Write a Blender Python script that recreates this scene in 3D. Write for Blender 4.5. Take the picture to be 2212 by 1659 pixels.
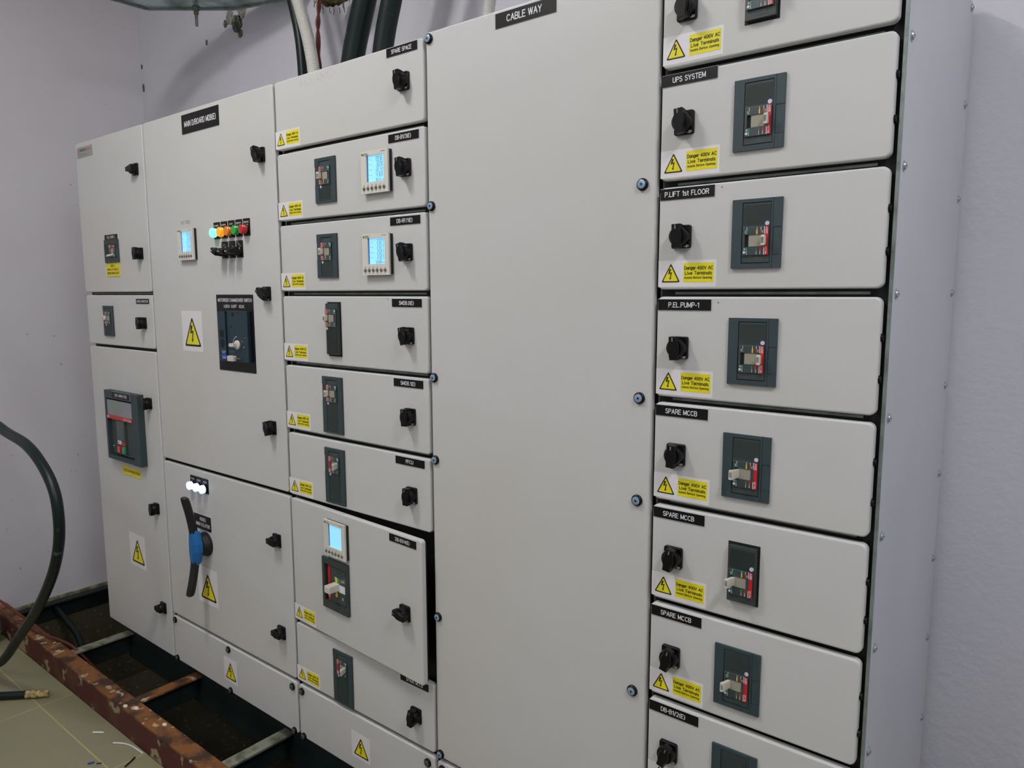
import bpy, math, random
from mathutils import Vector, Matrix
random.seed(7)
SC = bpy.context.scene
COL = SC.collection
for o in list(bpy.data.objects): bpy.data.objects.remove(o)

# ------------------------------------------------------------------ camera
cam = bpy.data.cameras.new('camera'); cam.sensor_width = 36.0; cam.sensor_fit = 'HORIZONTAL'
cam.lens = 36.0*1586.94/2212.0; cam.clip_start = 0.02; cam.clip_end = 50
camo = bpy.data.objects.new('camera', cam); COL.objects.link(camo)
_y, _p, _r = 0.676876, -0.124017, 0.00264
Rz = Matrix.Rotation(_y, 3, 'Z'); Rx = Matrix.Rotation(_p, 3, 'X'); Ry = Matrix.Rotation(_r, 3, 'Y')
M3 = Rz @ Rx @ Ry
right, fwd, up = M3.col[0], M3.col[1], M3.col[2]
MW = Matrix((right, up, -fwd)).transposed().to_4x4()
MW.translation = (0, -1.262, 0)
camo.matrix_world = MW
SC.camera = camo

# ------------------------------------------------------------------ light and exposure
SC.view_settings.view_transform = 'Standard'; SC.view_settings.look = 'None'
SC.view_settings.gamma = 1.0; SC.view_settings.use_curve_mapping = False
SC.view_settings.exposure = 0.13
w = bpy.data.worlds.new('world'); SC.world = w; w.use_nodes = True
w.node_tree.nodes['Background'].inputs[0].default_value = (0.75, 0.8, 1.0, 1)
w.node_tree.nodes['Background'].inputs[1].default_value = 0.05
LAMPS = [(-1.9, -1.15, 1.80, 19, (1.0, 0.985, 0.965)), (0.95, -1.15, 1.80, 24, (0.88, 0.93, 1.0)), (-1.2, -2.75, 1.80, 11, (0.97, 0.97, 1.0))]  # the last lamp is an unseen fill light, added behind the camera
for i, (x, y, z, p, c) in enumerate(LAMPS):
    l = bpy.data.lights.new('tube_light', 'AREA'); l.shape = 'RECTANGLE'; l.size = 0.13; l.size_y = 0.62
    l.energy = p; l.color = c
    o = bpy.data.objects.new('tube_light', l); COL.objects.link(o); o.location = (x, y, z-0.075)

# ------------------------------------------------------------------ materials
def lin(c):
    c = c/255.0
    return c/12.92 if c <= 0.04045 else ((c+0.055)/1.055)**2.4
def rgb(t): return (lin(t[0]), lin(t[1]), lin(t[2]), 1)
MATS = {}
def mat(name, col, rough=0.5, metal=0.0, noise=None, bump=None, emit=None, spec=0.5, coat=0.0, trans=0.0):
    m = bpy.data.materials.new(name); m.use_nodes = True; nt = m.node_tree; N = nt.nodes; L = nt.links
    b = N['Principled BSDF']
    b.inputs['Base Color'].default_value = rgb(col); b.inputs['Roughness'].default_value = rough
    b.inputs['Metallic'].default_value = metal; b.inputs['Specular IOR Level'].default_value = spec
    b.inputs['Coat Weight'].default_value = coat; b.inputs['Transmission Weight'].default_value = trans
    tc = N.new('ShaderNodeTexCoord')
    if noise:                      # list of (scale, lo, hi, colour)
        prev = None
        for (sc, lo, hi, c2, det) in noise:
            n = N.new('ShaderNodeTexNoise'); n.inputs['Scale'].default_value = sc; n.inputs['Detail'].default_value = det
            L.new(tc.outputs['Object'], n.inputs['Vector'])
            r = N.new('ShaderNodeMapRange'); r.inputs[1].default_value = lo; r.inputs[2].default_value = hi
            L.new(n.outputs[0], r.inputs[0])
            mx = N.new('ShaderNodeMix'); mx.data_type = 'RGBA'
            if prev is None: mx.inputs[6].default_value = rgb(col)
            else: L.new(prev, mx.inputs[6])
            mx.inputs[7].default_value = rgb(c2); L.new(r.outputs[0], mx.inputs[0]); prev = mx.outputs[2]
        L.new(prev, b.inputs['Base Color'])
    if bump:
        sc, st, dist = bump
        n = N.new('ShaderNodeTexNoise'); n.inputs['Scale'].default_value = sc; n.inputs['Detail'].default_value = 4
        L.new(tc.outputs['Object'], n.inputs['Vector'])
        bp = N.new('ShaderNodeBump'); bp.inputs['Strength'].default_value = st; bp.inputs['Distance'].default_value = dist
        L.new(n.outputs[0], bp.inputs['Height']); L.new(bp.outputs[0], b.inputs['Normal'])
    if emit:
        b.inputs['Emission Color'].default_value = rgb(emit[0]); b.inputs['Emission Strength'].default_value = emit[1]
    MATS[name] = m
    return m
paint = mat('grey_powder_coat', (199, 200, 200), 0.40, noise=[(1.6, .35, .75, (194, 193, 188), 3)], bump=(900, .05, .0004), spec=0.4)
panel_side = mat('side_sheet_paint', (200, 202, 208), 0.45, noise=[(2, .4, .7, (192, 194, 200), 3)], spec=0.4)
gasket_gap_shade = mat('black_gasket_and_gap_shade', (14, 15, 15), 0.6)
galv = mat('galvanised_steel', (138, 150, 144), 0.42, 0.35, noise=[(30, .4, .65, (110, 122, 114), 5)])
black = mat('black_plastic', (4, 4, 5), 0.36, spec=0.28, bump=(400, .04, .0003))
blackm = mat('black_engraved_laminate', (6, 6, 7), 0.42, spec=0.3)
white_ink = mat('white_engraving', (225, 225, 228), 0.5)
black_ink = mat('black_print', (18, 16, 10), 0.6)
grey_ink = mat('grey_print', (110, 116, 112), 0.6)
dim_ink = mat('faint_pencil', (120, 122, 120), 0.7)
sticker = mat('white_vinyl', (222, 219, 222), 0.4)
yellow = mat('yellow_vinyl', (226, 214, 20), 0.4)
yellow_plate = mat('yellow_laminate', (222, 208, 25), 0.4)
bezelm = mat('slate_bezel', (46, 62, 67), 0.5, bump=(500, .06, .0004))
bodym = mat('dark_grey_moulding', (50, 62, 60), 0.5, bump=(700, .1, .0004))
bodyd = mat('dark_cutout', (8, 10, 10), 0.7)
labelg = mat('grey_face_label', (50, 63, 66), 0.25, coat=0.4)
redm = mat('red_print', (190, 22, 32), 0.35)
greenp = mat('green_print', (20, 140, 80), 0.4)
yelp = mat('yellow_print', (225, 190, 30), 0.4)
lever = mat('ivory_lever', (205, 200, 188), 0.4)
slot = mat('grey_slot', (150, 146, 132), 0.5)
button = mat('test_button', (205, 200, 225), 0.35)
meterm = mat('meter_housing', (212, 210, 200), 0.45)
meterside = mat('meter_side', (16, 18, 16), 0.5)
lcd = mat('backlit_lcd', (120, 190, 235), 0.3, emit=((150, 216, 245), 0.66))
lcd_edge = mat('lcd_deep_edge', (20, 60, 160), 0.3, emit=((20, 70, 190), 0.3))
lcd_seg = mat('lcd_segments', (60, 105, 125), 0.4)
lcd_faint = mat('lcd_faint_segments', (60, 105, 125), 0.4, emit=((95, 170, 215), 0.45))
rubber = mat('grey_key', (105, 103, 98), 0.5)
mdark = mat('screw_socket', (18, 30, 40), 0.4)
screwb = mat('blue_zinc', (140, 166, 192), 0.3, 0.3)
screwz = mat('bright_zinc', (170, 180, 184), 0.28, 0.7)
screwg = mat('dull_zinc', (110, 118, 112), 0.4, 0.6)
acb_clear = mat('clear_smoked_cover', (128, 132, 140), 0.12, coat=0.6)
acb_lcd = mat('unlit_display', (128, 140, 132), 0.3)
teal = mat('dark_teal_moulding', (16, 44, 58), 0.45)
silver = mat('silver_foil_label', (165, 165, 165), 0.35, 0.3)
orange_ink = mat('orange_print', (225, 110, 50), 0.5)
bluem = mat('blue_handle_hub', (16, 96, 158), 0.4)
handle_blk = mat('matt_black_handle', (16, 18, 20), 0.5)
wallm = mat('lavender_wall_paint', (212, 210, 217), 0.75, noise=[(1.3, .35, .7, (203, 200, 206), 4), (45, .735, .76, (150, 146, 146), 3)], bump=(9, .2, .008), spec=0.25)
wallr = mat('rough_plaster_paint', (211, 211, 220), 0.75, noise=[(1.1, .35, .7, (203, 202, 210), 4), (26, .755, .78, (130, 124, 120), 4)], bump=(34, .28, .008), spec=0.25)
ceil = mat('ceiling_paint', (215, 212, 210), 0.8, noise=[(1.5, .4, .7, (200, 198, 196), 3)])
conc = mat('dusty_concrete', (70, 65, 46), 0.9, noise=[(5, .35, .7, (66, 60, 42), 5), (40, .6, .75, (130, 120, 96), 4)], bump=(30, .5, .01))
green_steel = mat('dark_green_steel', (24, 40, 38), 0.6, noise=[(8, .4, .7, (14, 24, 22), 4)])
plaster = mat('crumbly_plaster', (150, 145, 120), 0.9, noise=[(20, .4, .6, (96, 92, 70), 5)], bump=(60, .8, .01))
rusty = mat('rusty_primer', (78, 26, 20), 0.7, noise=[(9, .50, .60, (84, 50, 30), 8), (11, .59, .62, (150, 136, 102), 9), (16, .62, .70, (44, 24, 16), 5)], bump=(50, .5, .004))
rust_top = mat('worn_rust', (124, 78, 36), 0.75, noise=[(14, .45, .58, (60, 38, 22), 8), (22, .60, .64, (176, 158, 122), 7)], bump=(50, .5, .004))
rung_g = mat('scuffed_galvanised', (138, 140, 124), 0.55, 0.2, noise=[(26, .45, .62, (92, 92, 78), 5)])
cable_blk = mat('black_cable_sheath', (5, 24, 22), 0.42, spec=0.35, noise=[(24, .66, .74, (70, 78, 72), 5)])
cable_red = mat('red_brown_cable', (88, 36, 24), 0.55)
conduit_m = mat('ivory_conduit', (206, 204, 200), 0.5)
wool = mat('mineral_wool', (128, 116, 64), 0.95, noise=[(30, .4, .6, (66, 62, 34), 5)], bump=(60, 1, .02))
foil = mat('galvanised_duct_sheet', (190, 205, 200), 0.25, 0.7, noise=[(9, .4, .65, (104, 124, 116), 5)], bump=(14, .5, .02))
bare = mat('cable_filler', (188, 168, 112), 0.8, noise=[(60, .45, .6, (110, 90, 50), 4)])
stone = mat('stone_lump', (126, 122, 100), 0.9, noise=[(20, .4, .6, (90, 86, 70), 5)], bump=(30, .6, .01))
lampw = mat('fluorescent_tube', (255, 255, 250), 0.4, emit=((255, 253, 246), 54.0))
mold = mat('dark_wall_damage', (48, 58, 50), 0.9, noise=[(90, .45, .6, (120, 124, 104), 4)])
stain = mat('scuffed_plaster', (128, 128, 112), 0.9, noise=[(60, .45, .6, (160, 158, 160), 5)])
chipw = mat('white_debris', (215, 212, 200), 0.7)

def tile_floor():
    m = bpy.data.materials.new('olive_floor_tile'); m.use_nodes = True; nt = m.node_tree; N = nt.nodes; L = nt.links
    b = N['Principled BSDF']; b.inputs['Roughness'].default_value = 0.45
    tc = N.new('ShaderNodeTexCoord'); mp = N.new('ShaderNodeMapping')
    mp.inputs['Location'].default_value = (0.02, 0.352, 0)
    L.new(tc.outputs['Object'], mp.inputs[0])
    br = N.new('ShaderNodeTexBrick'); br.offset = 0.0; br.inputs['Scale'].default_value = 1.0
    br.inputs['Mortar Size'].default_value = 0.0025; br.inputs['Brick Width'].default_value = 0.6; br.inputs['Row Height'].default_value = 0.6
    br.inputs['Color1'].default_value = rgb((134, 131, 106)); br.inputs['Color2'].default_value = rgb((134, 131, 106)); br.inputs['Mortar'].default_value = rgb((176, 164, 110))
    L.new(mp.outputs[0], br.inputs[0])
    n = N.new('ShaderNodeTexNoise'); n.inputs['Scale'].default_value = 4; n.inputs['Detail'].default_value = 6
    L.new(tc.outputs['Object'], n.inputs['Vector'])
    r = N.new('ShaderNodeMapRange'); r.inputs[1].default_value = .45; r.inputs[2].default_value = .7; r.inputs[4].default_value = .55
    L.new(n.outputs[0], r.inputs[0])
    mx = N.new('ShaderNodeMix'); mx.data_type = 'RGBA'; mx.inputs[7].default_value = rgb((140, 134, 92))
    L.new(r.outputs[0], mx.inputs[0]); L.new(br.outputs[0], mx.inputs[6]); L.new(mx.outputs[2], b.inputs['Base Color'])
    return m
floorm = tile_floor()

# ------------------------------------------------------------------ mesh builder (u right, v up, w out of the panel front = -y)
# a plain engraved-style stroke alphabet: cap height 1, each glyph (width, strokes); a stroke is a point list or an arc (cx, cy, rx, ry, a0, a1)
def _g():
    G = {}
    def d(ch, w, *st): G[ch] = (w, st)
    d('A', .70, [(0, 0), (.35, 1), (.70, 0)], [(.13, .36), (.57, .36)])
    d('B', .62, [(0, 0), (0, 1), (.36, 1)], (.36, .765, .22, .235, 90, -90), [(0, .53), (.38, .53)], (.38, .265, .24, .265, 90, -90), [(.38, 0), (0, 0)])
    d('C', .68, (.36, .5, .36, .5, 42, 318)); d('D', .66, [(.30, 0), (0, 0), (0, 1), (.30, 1)], (.30, .5, .36, .5, 90, -90))
    d('E', .56, [(.56, 0), (0, 0), (0, 1), (.56, 1)], [(0, .53), (.50, .53)]); d('F', .54, [(0, 0), (0, 1), (.54, 1)], [(0, .53), (.46, .53)])
    d('G', .70, (.36, .5, .36, .5, 45, 325), [(.42, .46), (.68, .46), (.68, .15)]); d('H', .64, [(0, 0), (0, 1)], [(.64, 0), (.64, 1)], [(0, .53), (.64, .53)])
    d('I', .04, [(.02, 0), (.02, 1)]); d('J', .44, [(.44, 1), (.44, .25)], (.22, .25, .22, .25, 0, -180)); d('K', .62, [(0, 0), (0, 1)], [(.58, 1), (0, .38)], [(.20, .56), (.62, 0)])
    d('L', .52, [(0, 1), (0, 0), (.52, 0)]); d('M', .76, [(0, 0), (0, 1), (.38, .12), (.76, 1), (.76, 0)]); d('N', .64, [(0, 0), (0, 1), (.64, 0), (.64, 1)])
    d('O', .74, (.37, .5, .37, .5, 0, 360)); d('P', .60, [(0, 0), (0, 1), (.36, 1)], (.36, .74, .24, .26, 90, -90), [(.36, .48), (0, .48)])
    d('R', .64, [(0, 0), (0, 1), (.38, 1)], (.38, .75, .24, .25, 90, -90), [(.38, .50), (0, .50)], [(.36, .50), (.64, 0)])
    d('S', .60, (.30, .755, .27, .245, 30, 250), (.30, .265, .30, .265, 80, -155)); d('T', .64, [(0, 1), (.64, 1)], [(.32, 1), (.32, 0)])
    d('U', .64, [(0, 1), (0, .30)], (.32, .30, .32, .30, 180, 360), [(.64, .30), (.64, 1)]); d('V', .66, [(0, 1), (.33, 0), (.66, 1)])
    d('W', .92, [(0, 1), (.23, 0), (.46, 1), (.69, 0), (.92, 1)]); d('Y', .66, [(0, 1), (.33, .45), (.66, 1)], [(.33, .45), (.33, 0)]); d('X', .62, [(0, 0), (.62, 1)], [(0, 1), (.62, 0)])
    d('0', .56, (.28, .5, .28, .5, 0, 360)); d('1', .30, [(.02, .78), (.26, 1), (.26, 0)]); d('2', .56, (.28, .73, .27, .27, 165, -35), [(.50, .575), (0, 0), (.56, 0)])
    d('3', .56, (.27, .76, .25, .24, 150, -90), (.27, .27, .29, .27, 80, -150)); d('4', .60, [(.44, 0), (.44, 1), (0, .30), (.60, .30)]); d('5', .56, [(.50, 1), (.10, 1), (.04, .50)], (.27, .32, .29, .32, 140, -145))
    d('6', .56, (.28, .30, .28, .30, 0, 360), (.40, .30, .40, .70, 95, 180)); d('7', .54, [(0, 1), (.54, 1), (.18, 0)]); d('8', .56, (.28, .76, .24, .24, 0, 360), (.28, .26, .28, .26, 0, 360))
    d('9', .56, (.28, .70, .28, .30, 0, 360), (.16, .70, .40, .70, -85, 0)); d('.', .10, [(.05, 0), (.05, .04)]); d(':', .10, [(.05, .08), (.05, .12)], [(.05, .62), (.05, .66)]); d('-', .32, [(0, .42), (.32, .42)])
    d('/', .34, [(0, -.05), (.34, 1.05)]); d('(', .22, (.46, .45, .42, .68, 128, 232)); d(')', .22, (-.24, .45, .42, .68, 52, -52)); d('+', .5, [(0, .45), (.5, .45)], [(.25, .2), (.25, .7)])
    d('&', .66, (.28, .78, .18, .22, -40, 220), [(.12, .68), (.64, 0)], (.28, .27, .28, .27, 120, 380)); d(' ', .26); d('|', .04, [(.02, 0), (.02, 1)])
    x = .36
    d('a', .48, (.24, x-.02, .24, .34, 0, 360), [(.48, .72), (.48, 0)]); d('b', .50, [(0, 1), (0, 0)], (.25, x-.02, .25, .34, 0, 360)); d('c', .46, (.25, .36, .25, .36, 45, 315)); d('d', .50, [(.50, 1), (.50, 0)], (.25, x-.02, .25, .34, 0, 360))
    d('e', .50, [(.01, .38), (.49, .38)], (.25, .36, .25, .36, 0, 318)); d('f', .30, (.30, .80, .18, .20, 90, 180), [(.12, .80), (.12, 0)], [(0, .70), (.28, .70)]); d('g', .50, (.25, .37, .25, .34, 0, 360), [(.50, .72), (.50, -.05)], (.25, -.05, .25, .22, 0, -150))
    d('h', .46, [(0, 1), (0, 0)], (.23, .46, .23, .25, 180, 0), [(.46, .46), (.46, 0)]); d('i', .05, [(.025, 0), (.025, .70)], [(.025, .92), (.025, .97)]); d('k', .44, [(0, 0), (0, 1)], [(.40, .70), (0, .28)], [(.14, .42), (.44, 0)])
    d('l', .05, [(.025, 0), (.025, 1)]); d('m', .74, [(0, 0), (0, .72)], (.185, .48, .185, .23, 180, 0), [(.37, .48), (.37, 0)], (.555, .48, .185, .23, 180, 0), [(.74, .48), (.74, 0)])
    d('n', .46, [(0, 0), (0, .72)], (.23, .47, .23, .24, 180, 0), [(.46, .47), (.46, 0)]); d('o', .52, (.26, .36, .26, .36, 0, 360)); d('p', .50, [(0, .72), (0, -.26)], (.25, .36, .25, .34, 0, 360))
    d('r', .28, [(0, 0), (0, .72)], (.26, .42, .26, .28, 180, 80)); d('s', .42, (.21, .54, .19, .17, 30, 255), (.21, .18, .21, .18, 75, -150)); d('t', .28, [(.12, .95), (.12, .12)], (.26, .14, .14, .14, 180, 270), [(0, .70), (.28, .70)])
    d('u', .46, [(0, .72), (0, .25)], (.23, .25, .23, .25, 180, 360), [(.46, .72), (.46, 0)]); d('v', .48, [(0, .70), (.24, 0), (.48, .70)]); d('w', .70, [(0, .7), (.175, 0), (.35, .7), (.525, 0), (.7, .7)]); d('x', .44, [(0, 0), (.44, .7)], [(0, .7), (.44, 0)]); d('y', .48, [(0, .70), (.24, 0)], [(.48, .70), (.14, -.26)])
    return G
GLY = _g()
def stroke_text(t, u0, u1, v0, cap, wt=.15, transform=None):
    """flat stroke quads for a line of text fitted between u0 and u1"""
    adv = 0.0; lines = []
    for ch in t:
        wd, st = GLY.get(ch, GLY['-'])
        for q in st:
            if isinstance(q, tuple):
                cx, cy, rx, ry, a0, a1 = q; n = max(4, int(abs(a1-a0)/28))
                q = [(cx+rx*math.cos(math.radians(a0+(a1-a0)*k/n)), cy+ry*math.sin(math.radians(a0+(a1-a0)*k/n))) for k in range(n+1)]
            lines.append([(adv+x, y) for x, y in q])
        adv += wd+.24
    adv -= .24; sx = (u1-u0)/max(adv, .05); h = cap*wt/2
    if len(t) == 1: sx = min(sx, cap*1.1)
    hx = min(h, sx*wt*.62)
    vs, fs = [], []
    for q in lines:
        P = [(u0+x*sx, v0+y*cap) for x, y in q]
        for i, ((x0, y0), (x1, y1)) in enumerate(zip(P, P[1:])):
            dx, dy = x1-x0, y1-y0; L = math.hypot(dx, dy) or 1e-9; nx, ny = -dy/L*hx, dx/L*h; ex, ey = dx/L*hx*.7, dy/L*h*.7; b = len(vs)
            vs += [(x0-ex-nx, y0-ey-ny), (x1+ex-nx, y1+ey-ny), (x1+ex+nx, y1+ey+ny), (x0-ex+nx, y0-ey+ny)]; fs.append((b, b+1, b+2, b+3))
    return vs, fs

def arc_rect(u0, u1, v0, v1, r, n=4):
    pts = []
    for cx, cy, a0 in ((u1-r, v1-r, 0), (u0+r, v1-r, 90), (u0+r, v0+r, 180), (u1-r, v0+r, 270)):
        for k in range(n+1):
            a = math.radians(a0+90*k/n); pts.append((cx+r*math.cos(a), cy+r*math.sin(a)))
    return pts
class MB:
    def __init__(s): s.v = []; s.f = []; s.mi = []; s.mats = []
    def m(s, mt):
        if mt not in s.mats: s.mats.append(mt)
        return s.mats.index(mt)
    def add(s, vs, fs, mt):
        b = len(s.v); s.v += vs; i = s.m(mt)
        for f in fs: s.f.append(tuple(b+k for k in f)); s.mi.append(i)
        return s
    def box(s, u0, u1, v0, v1, w0, w1, mt):
        vs = [(u, -w, v) for w in (w0, w1) for u, v in ((u0, v0), (u1, v0), (u1, v1), (u0, v1))]
        return s.add(vs, [(3, 2, 1, 0), (4, 5, 6, 7), (0, 1, 5, 4), (1, 2, 6, 5), (2, 3, 7, 6), (3, 0, 4, 7)], mt)
    def rings(s, rings, mt, cap0=True, cap1=True):
        n = len(rings[0]); vs = [p for r in rings for p in r]; fs = []
        for k in range(len(rings)-1):
            for i in range(n):
                j = (i+1) % n; fs.append((k*n+i, k*n+j, (k+1)*n+j, (k+1)*n+i))
        if cap0: fs.append(tuple(range(n-1, -1, -1)))
        if cap1: fs.append(tuple((len(rings)-1)*n+i for i in range(n)))
        return s.add(vs, fs, mt)
    def prism(s, pts, w0, w1, mt, inset=0.0):
        n = len(pts); a = sum(pts[i][0]*pts[(i+1) % n][1]-pts[(i+1) % n][0]*pts[i][1] for i in range(n))
        if a < 0: pts = pts[::-1]
        rs = [[(u, -w0, v) for u, v in pts], [(u, -w1, v) for u, v in pts]]
        return s.rings(rs, mt)
    def plate(s, u0, u1, v0, v1, w0, w1, r, bev, mt, n=4):
        rs = [[(u, -w0, v) for u, v in arc_rect(u0, u1, v0, v1, r, n)]]
        for k in range(4):
            a = math.radians(30*k); i = bev*(1-math.cos(a)); w = w1-bev+bev*math.sin(a)
            rs.append([(u, -w, v) for u, v in arc_rect(u0+i, u1-i, v0+i, v1-i, max(r-i, .0004), n)])
        i = bev+.0008; rs.append([(u, -w1, v) for u, v in arc_rect(u0+i, u1-i, v0+i, v1-i, max(r-i, .0004), n)])
        return s.rings(rs, mt)
    def cyl(s, u, v, w0, w1, r0, r1, mt, n=24, rz=1.0):
        return s.rings([[(u+r*math.cos(2*math.pi*k/n), -w, v+rz*r*math.sin(2*math.pi*k/n)) for k in range(n)] for w, r in ((w0, r0), (w1, r1))], mt)
    def lathe(s, u, v, prof, mt, n=24):
        return s.rings([[(u+r*math.cos(2*math.pi*k/n), -w, v+r*math.sin(2*math.pi*k/n)) for k in range(n)] for w, r in prof], mt)
    def text(s, t, u0, u1, v0, cap, w, mt, wt=.16):
        vs, fs = stroke_text(t, u0, u1, v0, cap, wt)      # each stroke a hair above the last, so none coincide
        return s.add([(a, -w-.00002*((i//4) % 9), b) for i, (a, b) in enumerate(vs)], fs, mt)
    def tube(s, pts, r, mt, n=12, ridge=None):
        P = [Vector(p) for p in pts]; rs = []; nrm = None
        for i, p in enumerate(P):
            t = (P[min(i+1, len(P)-1)]-P[max(i-1, 0)]).normalized()
            if nrm is None: nrm = t.orthogonal().normalized()
            nrm = (nrm-t*nrm.dot(t)).normalized(); b = t.cross(nrm)
            rr = r(i) if callable(r) else r
            rs.append([tuple(p+nrm*rr*math.cos(2*math.pi*k/n)+b*rr*math.sin(2*math.pi*k/n)) for k in range(n)])
        return s.rings(rs, mt)
    def obj(s, name, smooth=False):
        me = bpy.data.meshes.new(name); me.from_pydata(s.v, [], s.f)
        for mt in s.mats: me.materials.append(mt)
        me.polygons.foreach_set('material_index', s.mi)
        if smooth:
            me.polygons.foreach_set('use_smooth', [True]*len(s.f))
            try: me.set_sharp_from_angle(angle=math.radians(35))
            except Exception: pass
        me.update()
        o = bpy.data.objects.new(name, me); COL.objects.link(o); return o
def spline(pts, k=8):
    P = [Vector(p) for p in pts]; P = [P[0]*2-P[1]]+P+[P[-1]*2-P[-2]]; out = []
    for i in range(1, len(P)-2):
        for j in range(k):
            t = j/k
            out.append(0.5*((2*P[i])+(-P[i-1]+P[i+1])*t+(2*P[i-1]-5*P[i]+4*P[i+1]-P[i+2])*t*t+(-P[i-1]+3*P[i]-3*P[i+1]+P[i+2])*t**3))
    out.append(P[-2]); return out
def tag(o, label=None, cat=None, group=None, kind=None):
    if label: o['label'] = label
    if cat: o['category'] = cat
    if group: o['group'] = group
    if kind: o['kind'] = kind
    return o
WP = {}
def root(name, loc, label, cat, group=None):
    o = bpy.data.objects.new(name, None); COL.objects.link(o); o.location = loc; o.empty_display_size = .1
    WP[o] = Vector(loc); return tag(o, label, cat, group)
def put(o, parent, loc, label=None, rot=0.0):
    """child at panel position loc (as if its door were closed)"""
    o.parent = parent; o.location = Vector(loc)-WP[parent]; WP[o] = Vector(loc)
    if rot: o.rotation_euler = (0, rot, 0)
    if label: o['label'] = label
    return o
CACHE = {}
def inst(key, maker, name):
    """first call builds, later calls copy the object (shared mesh)"""
    if key not in CACHE:
        CACHE[key] = maker(); CACHE[key].name = name; return CACHE[key]
    c = CACHE[key].copy(); c.name = name; COL.objects.link(c); c.parent = None
    for k in list(c.keys()):
        if k in ('label',): del c[k]
    return c

# ------------------------------------------------------------------ sub-part builders (local frames)
def bolt_sign(mb, cx, v0, wd, ht, w):
    def tri(s, rr, dz, ww, mt):
        A = [(cx-wd/2*s, v0+dz), (cx+wd/2*s, v0+dz), (cx, v0+dz+ht*s)]
        pts = []
        for i in range(3):
            a, b, c = Vector(A[i-1]), Vector(A[i]), Vector(A[(i+1) % 3])
            d1 = (a-b).normalized(); d2 = (c-b).normalized()
            p, q = b+d1*rr, b+d2*rr
            for k in range(4):
                t = k/3; pts.append(tuple((1-t)**2*p+2*t*(1-t)*b+t*t*q))
        mb.prism(pts, ww-.0002, ww, mt)
    tri(1, wd*.09, 0, w, black_ink); tri(.80, wd*.05, ht*.065, w+.0002, yellow)
    S = ht; b = [(.03, .70), (-.09, .70), (-.14, .42), (.0, .47), (-.035, .24), (-.075, .25), (-.03, .13), (.055, .24), (.015, .24), (.075, .55), (-.055, .50)]
    mb.prism([(cx+x*S, v0+z*S) for x, z in b], w+.0002, w+.0004, black_ink)
def danger_sticker():
    mb = MB(); mb.box(0, .114, 0, .0485, 0, .0003, sticker)
    bolt_sign(mb, .0255, .0085, .038, .035, .0006)
    mb.box(.0510, .1095, .0085, .0435, .0003, .0006, yellow)
    mb.text('Danger 400V AC', .0528, .1078, .0315, .0056, .0008, black_ink, .19)
    mb.text('Live Terminals', .0545, .1058, .0222, .0056, .0008, black_ink, .19)
    mb.text('Isolate Before Opening', .0535, .1062, .0150, .0038, .0008, black_ink, .17)
    return mb.obj('danger_sticker')
def warn_sign(wd, ht):
    mb = MB(); mb.box(0, wd, 0, ht, 0, .0003, sticker)
    bolt_sign(mb, wd*.52, ht*.12, wd*.82, ht*.74, .0006)
    return mb.obj('warning_sign')
def nameplate(wd, ht, lines, back=blackm, ink=white_ink):
    mb = MB(); mb.box(-.0006, wd+.0006, -.0006, ht+.0006, 0, .0006, sticker if back is blackm else back)
    mb.box(0, wd, 0, ht, .0006, .0016, back)
    for (t, a, b, v, cap) in lines: mb.text(t, a*wd, b*wd, v*ht, cap*ht, .0018, ink)
    return mb.obj('nameplate')
def door_handle(ang, word=True):
    mb = MB()
    mb.plate(-.0185, .0185, -.021, .021, 0, .007, .004, .0015, black)
    mb.lathe(0, 0, [(.005, .0182), (.012, .0182), (.018, .0175), (.0215, .0160)], black, 28)
    a = math.radians(ang); ca, sa = math.cos(a), math.sin(a)
    def R(p): return [(u*ca-v*sa, u*sa+v*ca) for u, v in p]
    prof = [(-.0080, .012), (-.0078, .0215), (.0078, .0215), (.0080, .012), (.0112, .004), (.0112, -.004), (.0080, -.012), (.0078, -.0215), (-.0078, -.0215), (-.0080, -.012), (-.0112, -.004), (-.0112, .004)]
    prof = prof[::-1]
    def sc(f, g): return R([(u*f, v*g) for u, v in prof])
    mb.rings([[(u, -ww, v) for u, v in sc(f, g)] for ww, f, g in ((.010, 1.05, .92), (.018, 1.03, 1.0), (.0265, 1.0, 1.02), (.029, .85, .98))], black)
    for s in (1,):
        mb.prism(R([(-.0012, .013), (.0012, .013), (.0012, .020), (-.0012, .020)]), .0290, .0293, grey_ink)
    mb.prism([(-.004, .0150), (.004, .0150), (.0025, .0185), (-.0025, .0185)], .0070, .0073, grey_ink)
    if word: mb.text('rup', .0045, .0165, -.0185, .0045, .0073, white_ink)
    return mb.obj('door_handle', True)
def quarter_screw(mt=screwb):
    mb = MB(); mb.lathe(0, 0, [(0, .0115), (.004, .0115), (.006, .0100), (.0065, .0088)], black, 24)
    mb.lathe(0, 0, [(.0050, .0086), (.0072, .0082), (.0078, .0068)], mt, 24)
    mb.lathe(0, 0, [(.0070, .0030), (.0081, .0026)], mdark, 6)
    return mb.obj('panel_screw', True)

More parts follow.
